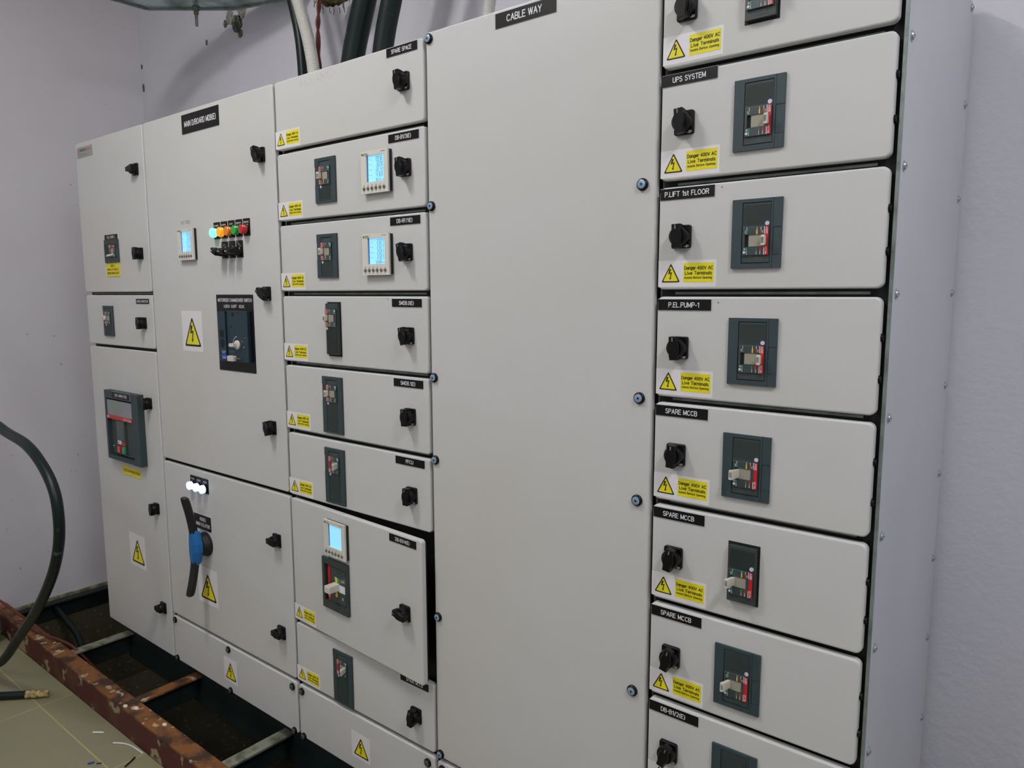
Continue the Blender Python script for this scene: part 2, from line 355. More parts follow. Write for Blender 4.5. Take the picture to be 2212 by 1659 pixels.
def breaker(parent, cu, cv, on=True, kind='bezel', rot=0, tall=0, flip_strip=False, label=None, yoff=0.0):
    """moulded case breaker; local v range -.0515..+.0515, handle window right = on. rot in quarter turns"""
    top = .0515+tall
    mb = MB()
    if kind == 'bezel':
        w0 = -.004
        mb.box(-.0250, .0250, -.0515, top, .001, .0022, bodyd)
        mb.box(-.0240, .0240, -.0500, top-.0012, .0022, .0042, bodym)
        b = 0.0
    else:
        mb.box(-.0295, .0295, -.0565, top+.0050, .0002, .0006, bodyd)
        mb.box(-.0255, .0255, -.0525, top, .0006, .0100, bodym)
        b = .0070
    # ribbed upper cover
    for k in range(32+int(tall/.0012)):
        v = .0140+k*.00125
        if v < top-.004: mb.box(-.0225, .0225 if v > .021 else .0135, v, v+.0006, b+.0030, b+.0046, bodym)
    mb.cyl(.0187, .0152, b+.003, b+.0052, .0038, .0036, button, 20)
    # CE mark area
    for k, (a, c) in enumerate(((-.0098, -.0402), (-.0098, -.0448))):
        for i in range(6):
            t = math.radians(20+i*28); mb.box(a+.0026*math.cos(t)-.0003, a+.0026*math.cos(t)+.0003, c-.0016+.0026*math.sin(t)-.0003, c-.0016+.0026*math.sin(t)+.0003, b+.0042, b+.0044, grey_ink)
    for i in range(5):
        for j in range(2): mb.box(-.004+i*.0032, -.0022+i*.0032, -.0455+j*.003, -.0448+j*.003, b+.0042, b+.0044, grey_ink)
    put_o = mb.obj('circuit_breaker')
    cb = put(put_o, parent, (cu, -yoff, cv), label, rot)
    # face label (a raised cover with window, strip and lettering)
    lb = MB(); z0 = b+.0040; z1 = b+.0075
    lb.box(-.0225, .0225, -.0030, .0100, z0, z1, labelg); lb.box(-.0225, .0225, -.0375, -.0235, z0, z1, labelg)
    lb.box(-.0225, -.0185, -.0235, -.0030, z0, z1, labelg); lb.box(.0105, .0225, -.0235, -.0030, z0, z1, labelg)
    lb.box(-.0185, .0105, -.0235, -.0030, z0, z0+.0003, bodyd)
    lb.box(-.0120, .0100, -.0230, -.0032, z0+.0003, z0+.0022, slot)
    e = z1+.0002
    lb.box(.0160, .0225, -.0375, .0100, z1-.0003, e, redm); lb.box(.0148, .0158, -.0020, .0100, z1-.0003, e, white_ink); lb.box(.0148, .0158, -.0375, -.0245, z1-.0003, e, white_ink)
    for (u, va, vb, wd, mt) in ((-.0150, .0045, .0095, .0004, white_ink), (-.0150, -.0015, .0045, .0010, greenp), (.0025, .0045, .0095, .0004, white_ink), (.0025, -.0025, .0050, .0011, yelp),
                            (.0095, .0045, .0095, .0004, white_ink), (.0095, -.0015, .0045, .0010, redm), (-.0150, -.0310, -.0245, .0012, greenp), (-.0150, -.0365, -.0310, .0004, white_ink),
                            (.0025, -.0310, -.0245, .0009, greenp), (.0025, -.0365, -.0310, .0004, white_ink), (.0090, -.0305, -.0245, .0020, redm), (.0090, -.0365, -.0305, .0004, white_ink)):
        lb.box(u-wd, u+wd, va, vb, z1-.0003, e, mt)
    lb.box(-.0225, .0145, .0092, .0097, z1-.0003, e, grey_ink)
    lb.cyl(-.0190, -.0325, z1-.0003, e, .0023, .0023, button, 16); lb.cyl(-.0185, -.0272, z1-.0003, e, .0015, .0015, white_ink, 14); lb.cyl(-.0185, -.0272, e, e+.0001, .0008, .0008, labelg, 10)
    # vertical lettering on the strip (reads down the strip)
    def vtext(t, u, v_top, length, cap, mt):
        vs, fs = stroke_text(t, 0, length, 0, cap); lb.add([(u+bb, -(e+.0002)-.00002*((i//4) % 9), v_top-a) for i, (a, bb) in enumerate(vs)], fs, mt)
    vtext('ABB', .0175, .0090, .0110, .0036, white_ink); vtext('SACE Tmax', .0178, -.0235, .0125, .0026, white_ink)
    vtext('On', .0113, .0035, .0040, .0022, white_ink); vtext('Off', -.0185, .0040, .0045, .0022, white_ink)
    put(lb.obj('face_label'), cb, (cu, -yoff, cv))
    # toggle
    tb = MB()
    u0, tip = (.0150, .0165) if on else (-.0135, -.0185)
    wout = b+(.017 if on else .026)
    rs = []
    for t, hw, hv in ((0, .0036, .0080), (.55, .0036, .0083), (.9, .0040, .0092), (1, .0030, .0084)):
        uu = u0+(tip-u0)*t; ww = z0+.001+(wout-z0)*t
        rs.append([(u, -(ww+(u-uu)*(.25 if on else -.25)), v) for u, v in arc_rect(uu-hw, uu+hw, -.0135-hv, -.0135+hv, .0018, 3)])
    tb.rings(rs, lever)
    for k in range(5):
        v = -.0175+k*.0020; uu = tip
        tb.box(uu-.0028, uu+.0022, v, v+.0010, wout+.0006, wout+.0016, grey_ink)
    put(tb.obj('toggle_lever', True), cb, (cu, -yoff, cv))
    if kind == 'bezel':
        bz = MB(); B = (-.0430, .0430, -.0600, .0575+tall)
        I = (-.0250, .0250, -.0515, top)
        s0 = .0283
        for (a, c, d, f) in ((B[0], I[0], B[2], B[3]), (I[1], s0, B[2], B[3]), (I[0], I[1], B[2], I[2]), (I[0], I[1], I[3], B[3])): bz.box(a, c, d, f, .0002, .0052, bezelm)
        for (d, f) in ((B[2], -.0375), (-.0370, .0085), (.0090, B[3])): bz.box(s0+.0005, B[1], d, f, .0002, .0049 if d < -.04 or d > 0 else .0040, bezelm)
        put(bz.obj('bezel'), cb, (cu, -yoff, cv))
    if rot:
        for c in (o for o in bpy.data.objects if o.parent is cb): pass
    return cb

SEG = {'0': 'abcdef', '1': 'bc', '2': 'abged', '3': 'abgcd', '4': 'fgbc', '5': 'afgcd', '6': 'afgedc', '7': 'abc', '8': 'abcdefg', '9': 'abcdfg'}
def seven(mb, s, u1, v0, h, w, mt):
    dw = h*.58; th = h*.07; u = u1
    for ch in reversed(s):
        if ch == '.': mb.box(u-dw*.05, u+dw*.06, v0, v0+th*1.4, w, w+.0002, mt); continue
        u -= dw; a, b = u+dw*.12, u+dw*.80
        for g in SEG[ch]:
            q = {'a': (a, b, v0+h-th, v0+h), 'g': (a, b, v0+h/2-th/2, v0+h/2+th/2), 'd': (a, b, v0, v0+th), 'b': (b-th, b, v0+h/2, v0+h), 'c': (b-th, b, v0, v0+h/2), 'f': (a, a+th, v0+h/2, v0+h), 'e': (a, a+th, v0, v0+h/2)}[g]
            e = th*.35; mb.box(q[0]+(e if q[3]-q[2] < th*1.5 else 0), q[1]-(e if q[3]-q[2] < th*1.5 else 0), q[2]+(e if q[3]-q[2] > th*1.5 else 0), q[3]-(e if q[3]-q[2] > th*1.5 else 0), w, w+.0002, mt)
def meter(parent, u, v, digits, yoff=0.0, label=None, faint=False):
    """u, v: lower left corner; 98 x 104 mm"""
    W, H, D = .1005, .1035, .0125
    mb = MB(); mb.box(.003, W+.0020, .002, H-.002, 0, .0070, meterside)
    su, sv, ss = .0205, .0275, .0645
    for (a, b, c, d) in ((0, su, 0, H), (su+ss, W, 0, H), (su, su+ss, 0, sv), (su, su+ss, sv+ss, H)): mb.box(a, b, c, d, .0070, D, meterm)
    mb.box(.0035, .0055, H-.0098, H-.0052, D, D+.0002, black_ink); mb.box(.0062, .0082, H-.0098, H-.0052, D, D+.0002, black_ink)
    mb.text('Crompton', .0095, .0265, H-.0070, .0026, D+.0002, black_ink); mb.text('Instruments', .0095, .0300, H-.0108, .0026, D+.0002, black_ink)
    mb.text('INT-1530', .0760, .0900, H-.0065, .0024, D+.0002, black_ink)
    for k in range(6):
        uu = .0110+k*.0150
        if k < 4: mb.cyl(uu, .0195, D-.0002, D+.0002, .0019, .0019, black_ink, 12); mb.cyl(uu, .0195, D+.0002, D+.0003, .0010, .0010, meterm, 10)
        else: mb.box(uu-.002, uu+.002, .0190, .0197, D-.0002, D+.0002, black_ink)
        mb.text(('V/A', 'A', 'VAF', 'PF', 'W', 'E')[k], uu-.0022, uu+.0022, .0035, .0020, D+.0002, black_ink)
    mo = put(mb.obj('power_meter'), parent, (u, -yoff, v), label)
    sb = MB(); sb.box(0, ss, 0, ss, .0065, .0088, lcd); sb.box(0, .0032, 0, ss, .0088, .0090, lcd_edge)
    if digits:
        mt = lcd_faint if faint else lcd_seg
        for k, d in enumerate(digits[:4]): seven(sb, d, ss*.90, ss-.0020-(k+1)*.0128, .0110, .0090, mt)
        seven(sb, digits[4], ss*.80, .0012, .0072, .0090, mt)
        sb.text('kWh', ss*.83, ss*.97, .0020, .0026, .0092, mt)
        for k in range(4):
            for q in range(3): sb.box(.0060+q*.0045, .0085+q*.0045, .018+k*.0125-q*.0012, .0188+k*.0125-q*.0012, .0090, .0092, mt)
    put(sb.obj('display_screen'), mo, (u+su, -yoff, v+sv), 'pale blue backlit screen'+(' without digits' if not digits else ''))
    def key():
        kb = MB(); kb.lathe(0, 0, [(0, .0043), (.0018, .0043), (.0030, .0030)], rubber, 16); return kb.obj('push_button', True)
    for k in range(6): put(inst('meterkey', key, 'push_button'), mo, (u+.0110+k*.0150, -yoff-D, v+.0125))
    return mo

def door(cab, u0, u1, v0, v1, name='door', label=None, r=.009, thick=.020, bev=.0032):
    mb = MB(); cu, cv = (u0+u1)/2, (v0+v1)/2
    v0, v1 = v0+.0007, v1-.0007
    mb.plate(u0-cu, u1-cu, v0-cv, v1-cv, -.0135, 0, r, bev, paint, 6)
    mb.plate(u0-cu+.003, u1-cu-.003, v0-cv+.003, v1-cv-.003, -thick, -.0136, r, .0005, gasket_gap_shade, 3)
    return put(mb.obj(name, True), cab, (cu, 0, cv), label)
def handle(d, u, v, ang=0, word=True, yoff=0):
    h = inst(('handle', ang, word), lambda: door_handle(ang, word), 'door_handle')
    return put(h, d, (u, -yoff, v), None)
def plate_on(d, u0, v1, wd, ht, lines, label, back=blackm, ink=white_ink, yoff=0.0):
    o = nameplate(wd, ht, lines, back, ink); return put(o, d, (u0, -yoff, v1-ht), label)
def danger(d, u, v, yoff=0.0):
    return put(inst('danger', danger_sticker, 'danger_sticker'), d, (u, -yoff, v))
def sign(d, u, v, wd, ht):
    return put(inst(('sign', wd, ht), lambda: warn_sign(wd, ht), 'warning_sign'), d, (u, 0, v))
def screws(p, pts, mt=screwb, y=0.0):
    for u, v in pts: put(inst('qs'+mt.name, lambda: quarter_screw(mt), 'panel_screw'), p, (u, -y, v))

Z0, ZT, YB = -1.380, .5935, .600
def cabinet(u0, u1, label, rails=(), z0=Z0):
    c = root('switchboard_cabinet', ((u0+u1)/2, .3, z0), label, 'switchboard', 'grey switchboard cabinets standing in a row')
    mb = MB(); cx = (u0+u1)/2
    g = .0006
    mb.box(u0-cx+g, u1-cx-g, 0, ZT-z0-.002, -(YB-.3), .3-.027, paint)
    mb.box(u0-cx+.002, u1-cx-.002, .004, ZT-z0-.006, .3-.027, .3-.0245, gasket_gap_shade)  # black front sheet paints in the shade of the door gaps
    for v in rails: mb.box(u0-cx+.030, u1-cx-.030, v-z0-.0022, v-z0+.0022, .3-.0245, .3-.022, galv)
    b = mb.obj('cabinet_body'); put(b, c, (cx, .3, z0))
    return c

# ================================================================== column 1 (far left)
c1 = cabinet(-3.2385, -2.6695, 'tall grey cabinet farthest left, with the large air circuit breaker and yellow plates', rails=(0, -.202))
d = door(c1, -3.2365, -2.6720, .0045, ZT-.006, label='upper door with silver maker label')
mk = MB(); mk.box(0, .140, 0, .040, 0, .0006, silver); mk.box(.008, .012, .020, .034, .0006, .0008, orange_ink); mk.box(.013, .022, .024, .028, .0006, .0008, orange_ink); mk.box(.013, .022, .031, .034, .0006, .0008, orange_ink)
mk.text('Electro', .030, .078, .024, .009, .0009, black_ink); mk.text('mec', .080, .124, .024, .009, .0009, orange_ink)
for k in range(2): mk.box(.012, .095-.03*k, .009+.006*k, .0105+.006*k, .0006, .0008, grey_ink)
put(mk.obj('maker_label'), d, (-3.219, 0, .529), 'small silver foil label with orange lettering')
handle(d, -2.731, .4385, 90, False); handle(d, -2.735, .1430, 4, False)
plate_on(d, -3.023, .2225, .110, .0205, [('P.EL. PUMP 2', .20, .80, .3, .42)], 'black plate above the small breaker')
plate_on(d, -3.024, .1165, .112, .052, [('(NOTE):', .34, .66, .70, .12), ('MAIN & TO PUMP +2', .08, .94, .44, .14), ('BEFORE MAIN ISOLATOR', .08, .94, .18, .14)], 'yellow note plate with fine print', yellow_plate, black_ink)
breaker(c1, -2.967, .1600, on=False, rot=-math.pi/2, label='small breaker lying sideways, red strip at top')
d = door(c1, -3.2340, -2.6720, -.2015, -.0055, label='low middle door')
plate_on(d, -2.795, -.0195, .1010, .0185, [('SURGE ARRESTOR', .07, .93, .28, .42)], 'black plate reading SURGE ARRESTOR')
handle(d, -2.742, -.1080, 3, False)
breaker(c1, -3.0345, -.1075, on=True, rot=math.pi, label='small breaker with its ivory lever towards the left')
d = door(c1, -3.2340, -2.6720, Z0, -.2115, label='tall lower door')
handle(d, -2.741, -.4055, 2, False); handle(d, -2.735, -.8060, 2, False); handle(d, -2.730, -1.1965, 85, False)
sign(d, -2.990, -1.082, .132, .135)
plate_on(d, -3.008, -.679, .157, .034, [('THIS IS EARTHING SYSTEM', .08, .95, .42, .25)], 'yellow strip plate below the air circuit breaker', yellow_plate, black_ink)
# air circuit breaker
ab = MB(); B = (0, .283, 0, .2745)
for (a, b, c, e) in ((0, .014, 0, B[3]), (.232, .283, 0, B[3]), (.014, .232, 0, .016), (.014, .232, .244, B[3])): ab.box(a, b, c, e, 0, .024, bezelm)
ab.box(.014, .232, .016, .244, 0, .002, bodyd)
ac = put(ab.obj('air_circuit_breaker'), c1, (-3.072, 0, -.6525), 'large slate framed air circuit breaker')
q = MB(); q.box(.020, .222, .021, .165, .002, .013, bodym); q.box(.072, .150, .026, .160, .013, .018, bodym)
q.box(.080, .140, .080, .158, .018, .0186, labelg)
for k in range(5): q.box(.088+k*.009, .093+k*.009, .125+(k % 3)*.008, .127+(k % 3)*.008, .0186, .0188, grey_ink)
q.box(.082, .112, .066, .080, .018, .0190, white_ink); q.box(.086, .089, .068, .078, .0190, .0192, bodym); q.box(.096, .099, .068, .078, .0190, .0192, bodym)
q.box(.118, .142, .062, .078, .018, .0190, redm); q.box(.026, .036, .050, .053, .013, .0133, white_ink)
put(q.obj('breaker_face'), ac, (-3.072, 0, -.6525))
q = MB(); q.box(.010, .226, .178, .238, .002, .022, acb_clear); q.box(.050, .150, .188, .234, .022, .0225, acb_lcd); q.box(.010, .226, .163, .178, .002, .0235, redm)
q.text('ABB', .013, .032, .166, .008, .0238, white_ink); q.text('SACE Emax', .155, .222, .166, .008, .0238, white_ink)
put(q.obj('trip_unit_cover'), ac, (-3.072, 0, -.6525), 'smoked clear cover with a red strip')
for i, (uu, mt, t) in enumerate(((.082, redm, 'O'), (.122, greenp, 'I'))):
    q = MB(); q.plate(0, .026, 0, .026, 0, .005, .003, .001, mt); q.text('Push', .007, .019, .018, .003, .0052, white_ink); q.text(t, .010, .016, .005, .009, .0052, white_ink)
    put(q.obj('push_button'), ac, (-3.072+uu, -.018, -.6525+.032), ('red O push button', 'green I push button')[i])
pl = nameplate(.150, .0245, [('EAC MAIN ACB', .18, .84, .30, .42)]); put(pl, ac, (-2.998, -.024, -.4035), 'black plate reading EAC MAIN ACB')

# ================================================================== column 2
c2 = cabinet(-2.6693, -1.8765, 'widest grey cabinet, with the blue and black isolator handle and signal lamps', rails=())
d = door(c2, -2.6620, -1.8800, -.5985, ZT-.006, label='large upper door')
plate_on(d, -2.391, .5735, .227, .060, [('MAIN D/BOARD MDB(E)', .08, .92, .36, .26)], 'black plate reading MAIN D/BOARD MDB(E)')
ik = MB(); ik.text('N1 100', 0, .057, 0, .010, .0003, dim_ink); put(ik.obj('handwritten_mark'), d, (-2.432, 0, .2285), 'faint pencilled number above the meter')
handle(d, -1.946, .3985, 18, False); handle(d, -1.946, -.0020, 55); handle(d, -1.948, -.4065, 14, False)
sign(d, -2.467, -.195, .133, .136)
d2 = door(c2, -2.6620, -1.8800, -1.1960, -.6095, label='lower door carrying the isolator')
handle(d2, -1.949, -.7620, 88); handle(d2, -1.945, -1.0610, 85, False)
sign(d2, -2.456, -1.091, .131, .133)
plate_on(d2, -2.457, -.7680, .112, .052, [('MDB(E)', .36, .70, .60, .22), ('MAIN ISOLATOR', .12, .92, .22, .22)], 'black plate reading MDB(E) MAIN ISOLATOR')
d3 = door(c2, -2.6620, -1.8800, Z0, -1.2070, 'plinth_panel')
sign(d3, -2.310, -1.342, .082, .086)
screws(d3, [(-2.645, -1.221), (-2.643, -1.371), (-2.274, -1.223), (-2.272, -1.372), (-1.901, -1.227), (-1.899, -1.374)], screwg)
meter(c2, -2.4405, .1095, ['0.936', '1.020', '2.213', '4.169', '36312'], faint=True, label='pale square power meter')
# signal lamps
lm = {}
for nm, c, e in (('green_lit', (90, 255, 190), ((110, 255, 190), 1.6)), ('orange_lit', (255, 140, 20), ((255, 140, 15), .9)), ('orange', (205, 120, 15), ((205, 110, 10), .14)), ('green', (10, 150, 50), ((10, 150, 50), .10)), ('red', (170, 12, 18), ((150, 8, 14), .10)), ('white_lit', (220, 235, 255), ((185, 212, 255), 1.25))):
    lm[nm] = mat('lens_'+nm, c, .2, emit=e, coat=.3)
def lamp_at(parent, u, v0, wd, ht, kind, words, lab, lv):
    q = MB(); q.plate(0, wd, 0, ht, 0, .0030, .002, .0008, blackm, 3)
    for k, (t, a, b) in enumerate(words): q.text(t, a*wd, b*wd, ht-.013-.0085*k, .0042, .0032, white_ink)
    q.lathe(wd/2, lv, [(.003, .0155), (.007, .0155), (.009, .0135)], black, 24)
    p = put(q.obj('signal_lamp'), parent, (u, 0, v0), lab)
    l = MB(); l.lathe(0, 0, [(0, .0142), (.0055, .0146), (.0068, .0134), (.0080, .0146), (.0118, .0146), (.0138, .0128), (.0144, .009)], lm[kind], 28)
    put(l.obj('lamp_lens', True), p, (u+wd/2, -.008, v0+lv))
for k, (kind, words) in enumerate((('green_lit', [('EAC SUPPLY', .12, .9), ('HEALTHY', .2, .8)]), ('orange_lit', [('EAC SUPPLY', .12, .9), ('ON LOAD', .2, .8)]), ('orange', [('COS OFF', .22, .78)]), ('green', [('GENERATOR', .12, .9), ('HEALTHY', .2, .8)]), ('red', [('GENERATOR', .12, .9), ('ON LOAD', .2, .8)]))):
    lamp_at(c2, -2.225+k*.0422, .170+.0005*k, .0345, .052, kind, words, kind.replace('_lit', ' lit').replace('_', ' ')+' signal lamp on a black plate', .0185)
for k in range(3): lamp_at(c2, -2.467+k*.0412, -.685, .0360, .0515, 'white_lit', [('PHASE', .2, .8), (('R', 'S', 'T')[k], .42, .58)], 'lit white signal lamp', .0175)
# selector switches
for k in range(3):
    q = MB(); q.plate(0, .0345, 0, .052, 0, .0030, .002, .0008, blackm, 3)
    for j, t in enumerate((('0', 'AUTO', 'MAN'), ('0', 'I', 'ON'), ('AUTO', 'OFF', 'ON'))[k]): q.text(t, .005+.007*j, .013+.007*j, .046-.0065*j, .0030, .0032, white_ink)
    q.lathe(.01725, .0185, [(.003, .0160), (.008, .0160), (.011, .0135), (.020, .0130)], black, 24)
    p = put(q.obj('selector_switch', True), c2, (-2.184+k*.0420, 0, .1085), 'black selector switch')
    q = MB(); a = math.radians((62, 85, 90)[k]); ca, sa = math.cos(a), math.sin(a)
    rs = []
    for ww, g in ((.0, 1.0), (.020, 1.0), (.024, .8)):
        rs.append([(u*ca-v*sa, -ww, u*sa+v*ca) for u, v in [(x*g, y*g) for x, y in ((-.0066, -.013), (.0066, -.013), (.0080, 0), (.0058, .020), (-.0058, .020), (-.0080, 0))]])
    q.rings(rs, black); q.prism([(u*ca-v*sa, u*sa+v*ca) for u, v in ((-.001, .006), (.001, .006), (.001, .017), (-.001, .017))], .0241, .0244, white_ink)
    put(q.obj('selector_knob'), p, (-2.184+k*.0420+.01725, -.019, .1085+.0185))
# changeover switch
q = MB(); q.box(0, .210, 0, .242, 0, .0015, blackm)
q.text('MOTORISED CHANGEOVER SWITCH', .010, .203, .2200, .0095, .0017, white_ink)
for t, a, b in (('I:GEN', .045, .076), ('0:OFF', .088, .118), ('II:EAC', .132, .162)): q.text(t, a, b, .2010, .0085, .0017, white_ink)
q.cyl(.178, .035, .0015, .0025, .0018, .0018, white_ink, 10)
ch = put(q.obj('changeover_switch'), c2, (-2.2335, 0, -.2465), 'black plate and dark teal body of the motorised changeover switch')
q = MB(); q.box(.027, .070, .033, .190, .0015, .016, teal); q.box(.074, .190, .033, .1905, .0015, .012, teal); q.box(.074, .190, .1895, .1920, .0015, .014, bodym)
q.box(.036, .060, .108, .130, .016, .0163, bodyd); q.cyl(.049, .088, .016, .0163, .012, .012, bodyd, 20, 1.2)
q.cyl(.110, .180, .012, .0123, .0065, .0065, bodyd, 16); q.cyl(.098, .142, .012, .0123, .004, .004, bodyd, 14)
q.box(.045, .070, .040, .052, .016, .0163, lcd_edge); q.text('SOCOMEC', .047, .069, .041, .0035, .0165, white_ink); q.text('MOTORISED', .045, .068, .062, .0028, .0165, white_ink); q.text('SWITCH', .047, .064, .057, .0028, .0165, white_ink)
for k in range(10):
    t = math.radians(95+k*9); q.box(.130+.026*math.cos(t)-.0006, .130+.026*math.cos(t)+.0006, .086+.026*math.sin(t)-.0016, .086+.026*math.sin(t)+.0016, .012, .0123, white_ink)
q.text('II', .157, .161, .096, .0035, .0123, white_ink); q.text('0', .165, .169, .078, .005, .0123, white_ink); q.text('I', .166, .169, .064, .005, .0123, redm)
q.box(.160, .186, .1085, .1095, .012, .0124, grey_ink); q.box(.082, .112, .0645, .0655, .012, .0124, grey_ink)
put(q.obj('switch_body'), ch, (-2.2335, 0, -.2465))
q = MB(); q.lathe(0, 0, [(0, .0145), (.004, .0145), (.006, .0130)], lever, 24); q.box(-.020, .006, -.0050, .0050, .006, .019, lever)
put(q.obj('selector_knob', True), ch, (-2.2335+.131, -.012, -.2465+.086), 'white round selector knob')
q = MB(); q.plate(0, .034, 0, .017, 0, .012, .002, .001, lever, 3); q.box(.034, .066, .009, .0115, .004, .007, galv)
for k in range(3): q.box(.006+k*.009, .010+k*.009, .004+(k % 2)*.006, .006+(k % 2)*.006, .012, .0122, grey_ink)
put(q.obj('padlock_slide'), ch, (-2.2335+.086, -.012, -.2465+.034), 'white locking slide with metal rod')
# rotary isolator
q = MB(); q.lathe(0, 0, [(0, .043), (.006, .043), (.008, .040), (.026, .036), (.028, .033)], handle_blk, 40)
for k in range(9):
    t = math.radians(30+k*11); q.box(.030*math.cos(t)-.0008, .030*math.cos(t)+.0008, .030*math.sin(t)-.003, .030*math.sin(t)+.003, .0275, .0284, white_ink)
iso = put(q.obj('rotary_isolator', True), c2, (-2.384, 0, -.868), 'large rotary isolator with a long black handle')
q = MB()
rs = []
for ww, hw, ht in ((.022, .020, .034), (.030, .031, .054), (.043, .029, .062), (.055, .018, .056), (.058, .012, .050)):
    rs.append([(u, -ww, v) for u, v in ((-hw*.55, -ht), (hw*.55, -ht), (hw, -ht*.25), (hw, ht*.25), (hw*.55, ht), (-hw*.55, ht), (-hw, ht*.25), (-hw, -ht*.25))])
q.rings(rs, bluem); q.box(-.015, -.012, -.010, .048, .055, .0590, white_ink)
put(q.obj('handle_hub'), iso, (-2.384, 0, -.868), 'blue faceted handle hub')
for s in (1, -1):
    q = MB(); ln = (.182, .168)[s < 0]; rs = []
    for t in (0, .12, .3, .5, .7, .88, .97, 1):
        v = s*(.040+(ln-.040)*t); wc = .044+.026*t**1.4; hw = .0150-.001*math.sin(t*3.1)+(.0015*t); hd = .0135
        if t > .95: hw *= .6 if t == 1 else .9; hd *= .55 if t == 1 else .9
        uc = -.010*t*0
        ring = [(uc+hw*math.cos(a)*(1 if abs(math.cos(a)) > .9 else 1.08), -(wc+hd*math.sin(a)), v) for a in [2*math.pi*k/12 for k in range(12)]]
        rs.append(ring if s < 0 else ring[::-1])
    q.rings(rs, handle_blk); put(q.obj('handle_grip', True), iso, (-2.384, 0, -.868))

# ================================================================== column 3
c3 = cabinet(-1.8755, -1.2690, 'grey cabinet of stacked compartments left of the tall blank panel, one door ajar', rails=(.3948, .1978, -.0023, -.2035, -.405))
U0, U1 = -1.8695, -1.2755
rows = [(.3995, .5865), (.2035, .3895), (.0042, .1915), (-.1980, -.0085), (-.3995, -.2090), (-.6000, -.4100), (-.9950, -.6100), (-1.1950, -1.0035)]
names3 = ['SPARE SPACE', 'DB-B1/3(E)', 'DB-RF/1(E)', 'SMDB.0(E)', 'SMDB.1(E)', 'PFCU', 'DB-B1/4(E)', 'SPARE MCCB']
sp3 = [(.17, .82), (.24, .75), (.23, .75), (.25, .74), (.25, .74), (.37, .62), (.24, .76), (.22, .80)]
angs = [5, 6, 14, 12, 3, 0, 80, -6]
AJ = None
for i, ((a, b), nm, sp, an) in enumerate(zip(rows, names3, sp3, angs)):
    D = door(c3, U0, U1, a, b, label=('compartment door marked '+nm) if i != 6 else 'door standing ajar, marked '+nm)
    if i == 6: AJ = D
    plate_on(D, -1.3995, b-.0035 if i == 0 else b-.0035-.0030, .1060, .0200, [(nm, sp[0], sp[1], .27, .44)], 'black plate reading '+nm)
    danger(D, -1.8695-.0030, a+.0042)
    handle(D, -1.3405, (.4985, .2990, .0980, -.1060, -.3090, -.5120, -.8160, -1.1100)[i], an)
mkd = MB()                                                # smudge on top door
for k in range(60):
    u = random.uniform(0, .17); v = random.uniform(-.010, .010)+.004*math.sin(u*60); mkd.box(u, u+random.uniform(.001, .006), v, v+.0004, 0, .0002, dim_ink)
put(mkd.obj('scuff_marks'), CACHE and [o for o in c3.children if o.get('label') == 'compartment door marked SPARE SPACE'][0], (-1.77, 0, .562), 'faint pencil scribble and scuffs')
# breakers
breaker(c3, -1.6490, .2980, True, rot=math.pi, label='moulded case breaker, lever out to the left')
bb = breaker(c3, -1.6515, .0980, True, rot=math.pi, label='moulded case breaker, lever out to the left')
breaker(c3, -1.6330, -.0790-.0020, True, 'open', rot=math.pi, tall=.035, label='long breaker standing through an unframed cutout')
breaker(c3, -1.6490, -.2900, True, rot=math.pi, tall=.041, label='long moulded case breaker, lever out to the left')
breaker(c3, -1.6490, -.4920, False, rot=math.pi, tall=.041, label='long moulded case breaker, lever turned right')
breaker(c3, -1.6430, -1.0920, False, rot=math.pi, tall=.041, label='long moulded case breaker, lever turned right')
meter(c3, -1.4920, .2475, ['0.936', '1.020', '2.213', '4.169', '36312'], label='power meter showing 0.936, 1.020, 2.213, 4.169')
meter(c3, -1.4950, .0445, ['232.7', '232.7', '232.7', '232.7', '322884'], label='power meter showing 232.7 four times')
d9 = door(c3, U0, U1, Z0, -1.2060, 'plinth_panel')
screws(d9, [(-1.852, -1.226), (-1.850, -1.374), (-1.301, -1.229), (-1.301, -1.372)], screwg)
sign(d9, -1.617, -1.339, .081, .079)
# ajar door: fittings, then the hinge turn
ma = math.radians(3.3)
def ajloc(uu): return U0+uu
meter(AJ, ajloc(.187), -.7385, None, label='power meter with a blank lit screen')
q = MB(); W, H = .123, .150
for (a, b, c, e) in ((0, .012, 0, H), (W-.006, W, 0, H), (.012, W-.006, 0, .022), (.012, W-.006, H-.018, H)): q.box(a, b, c, e, 0, .008, bodym)
q.box(.012, W-.006, .022, H-.018, 0, .0012, bodyd); q.box(.024, .034, .024, H-.022, .0012, .0040, redm); q.box(.036, W-.014, .024, H-.022, .0012, .0035, labelg)
q.box(.070, .104, .060, .082, .0035, .0038, white_ink); q.box(.058, .068, .042, .100, .0035, .0038, yelp); q.box(.068, .078, .082, .100, .0035, .0038, greenp)
q.text('On', .056, .066, .095, .006, .0040, white_ink); q.text('Off', .088, .102, .092, .006, .0040, white_ink); q.text('I', .060, .063, .044, .006, .0040, white_ink); q.text('O', .090, .098, .040, .007, .0040, white_ink)
q.cyl(.040, .124, .0035, .0045, .003, .003, screwg, 12); q.cyl(.098, .118, .0035, .0045, .003, .003, screwg, 12)
vs, fs = stroke_text('ABB', 0, .020, 0, .006); q.add([(.0255+b_, -.0042-.00002*((i//4) % 9), .055-a_) for i, (a_, b_) in enumerate(vs)], fs, white_ink)
cbk = put(q.obj('circuit_breaker'), AJ, (ajloc(.165), 0, -.9010), 'black faced breaker with a broad ivory lever')
q = MB(); q.plate(0, .026, 0, .020, 0, .034, .002, .002, lever, 3); put(q.obj('toggle_lever'), cbk, (ajloc(.165)+.052, -.0035, -.9010+.064))
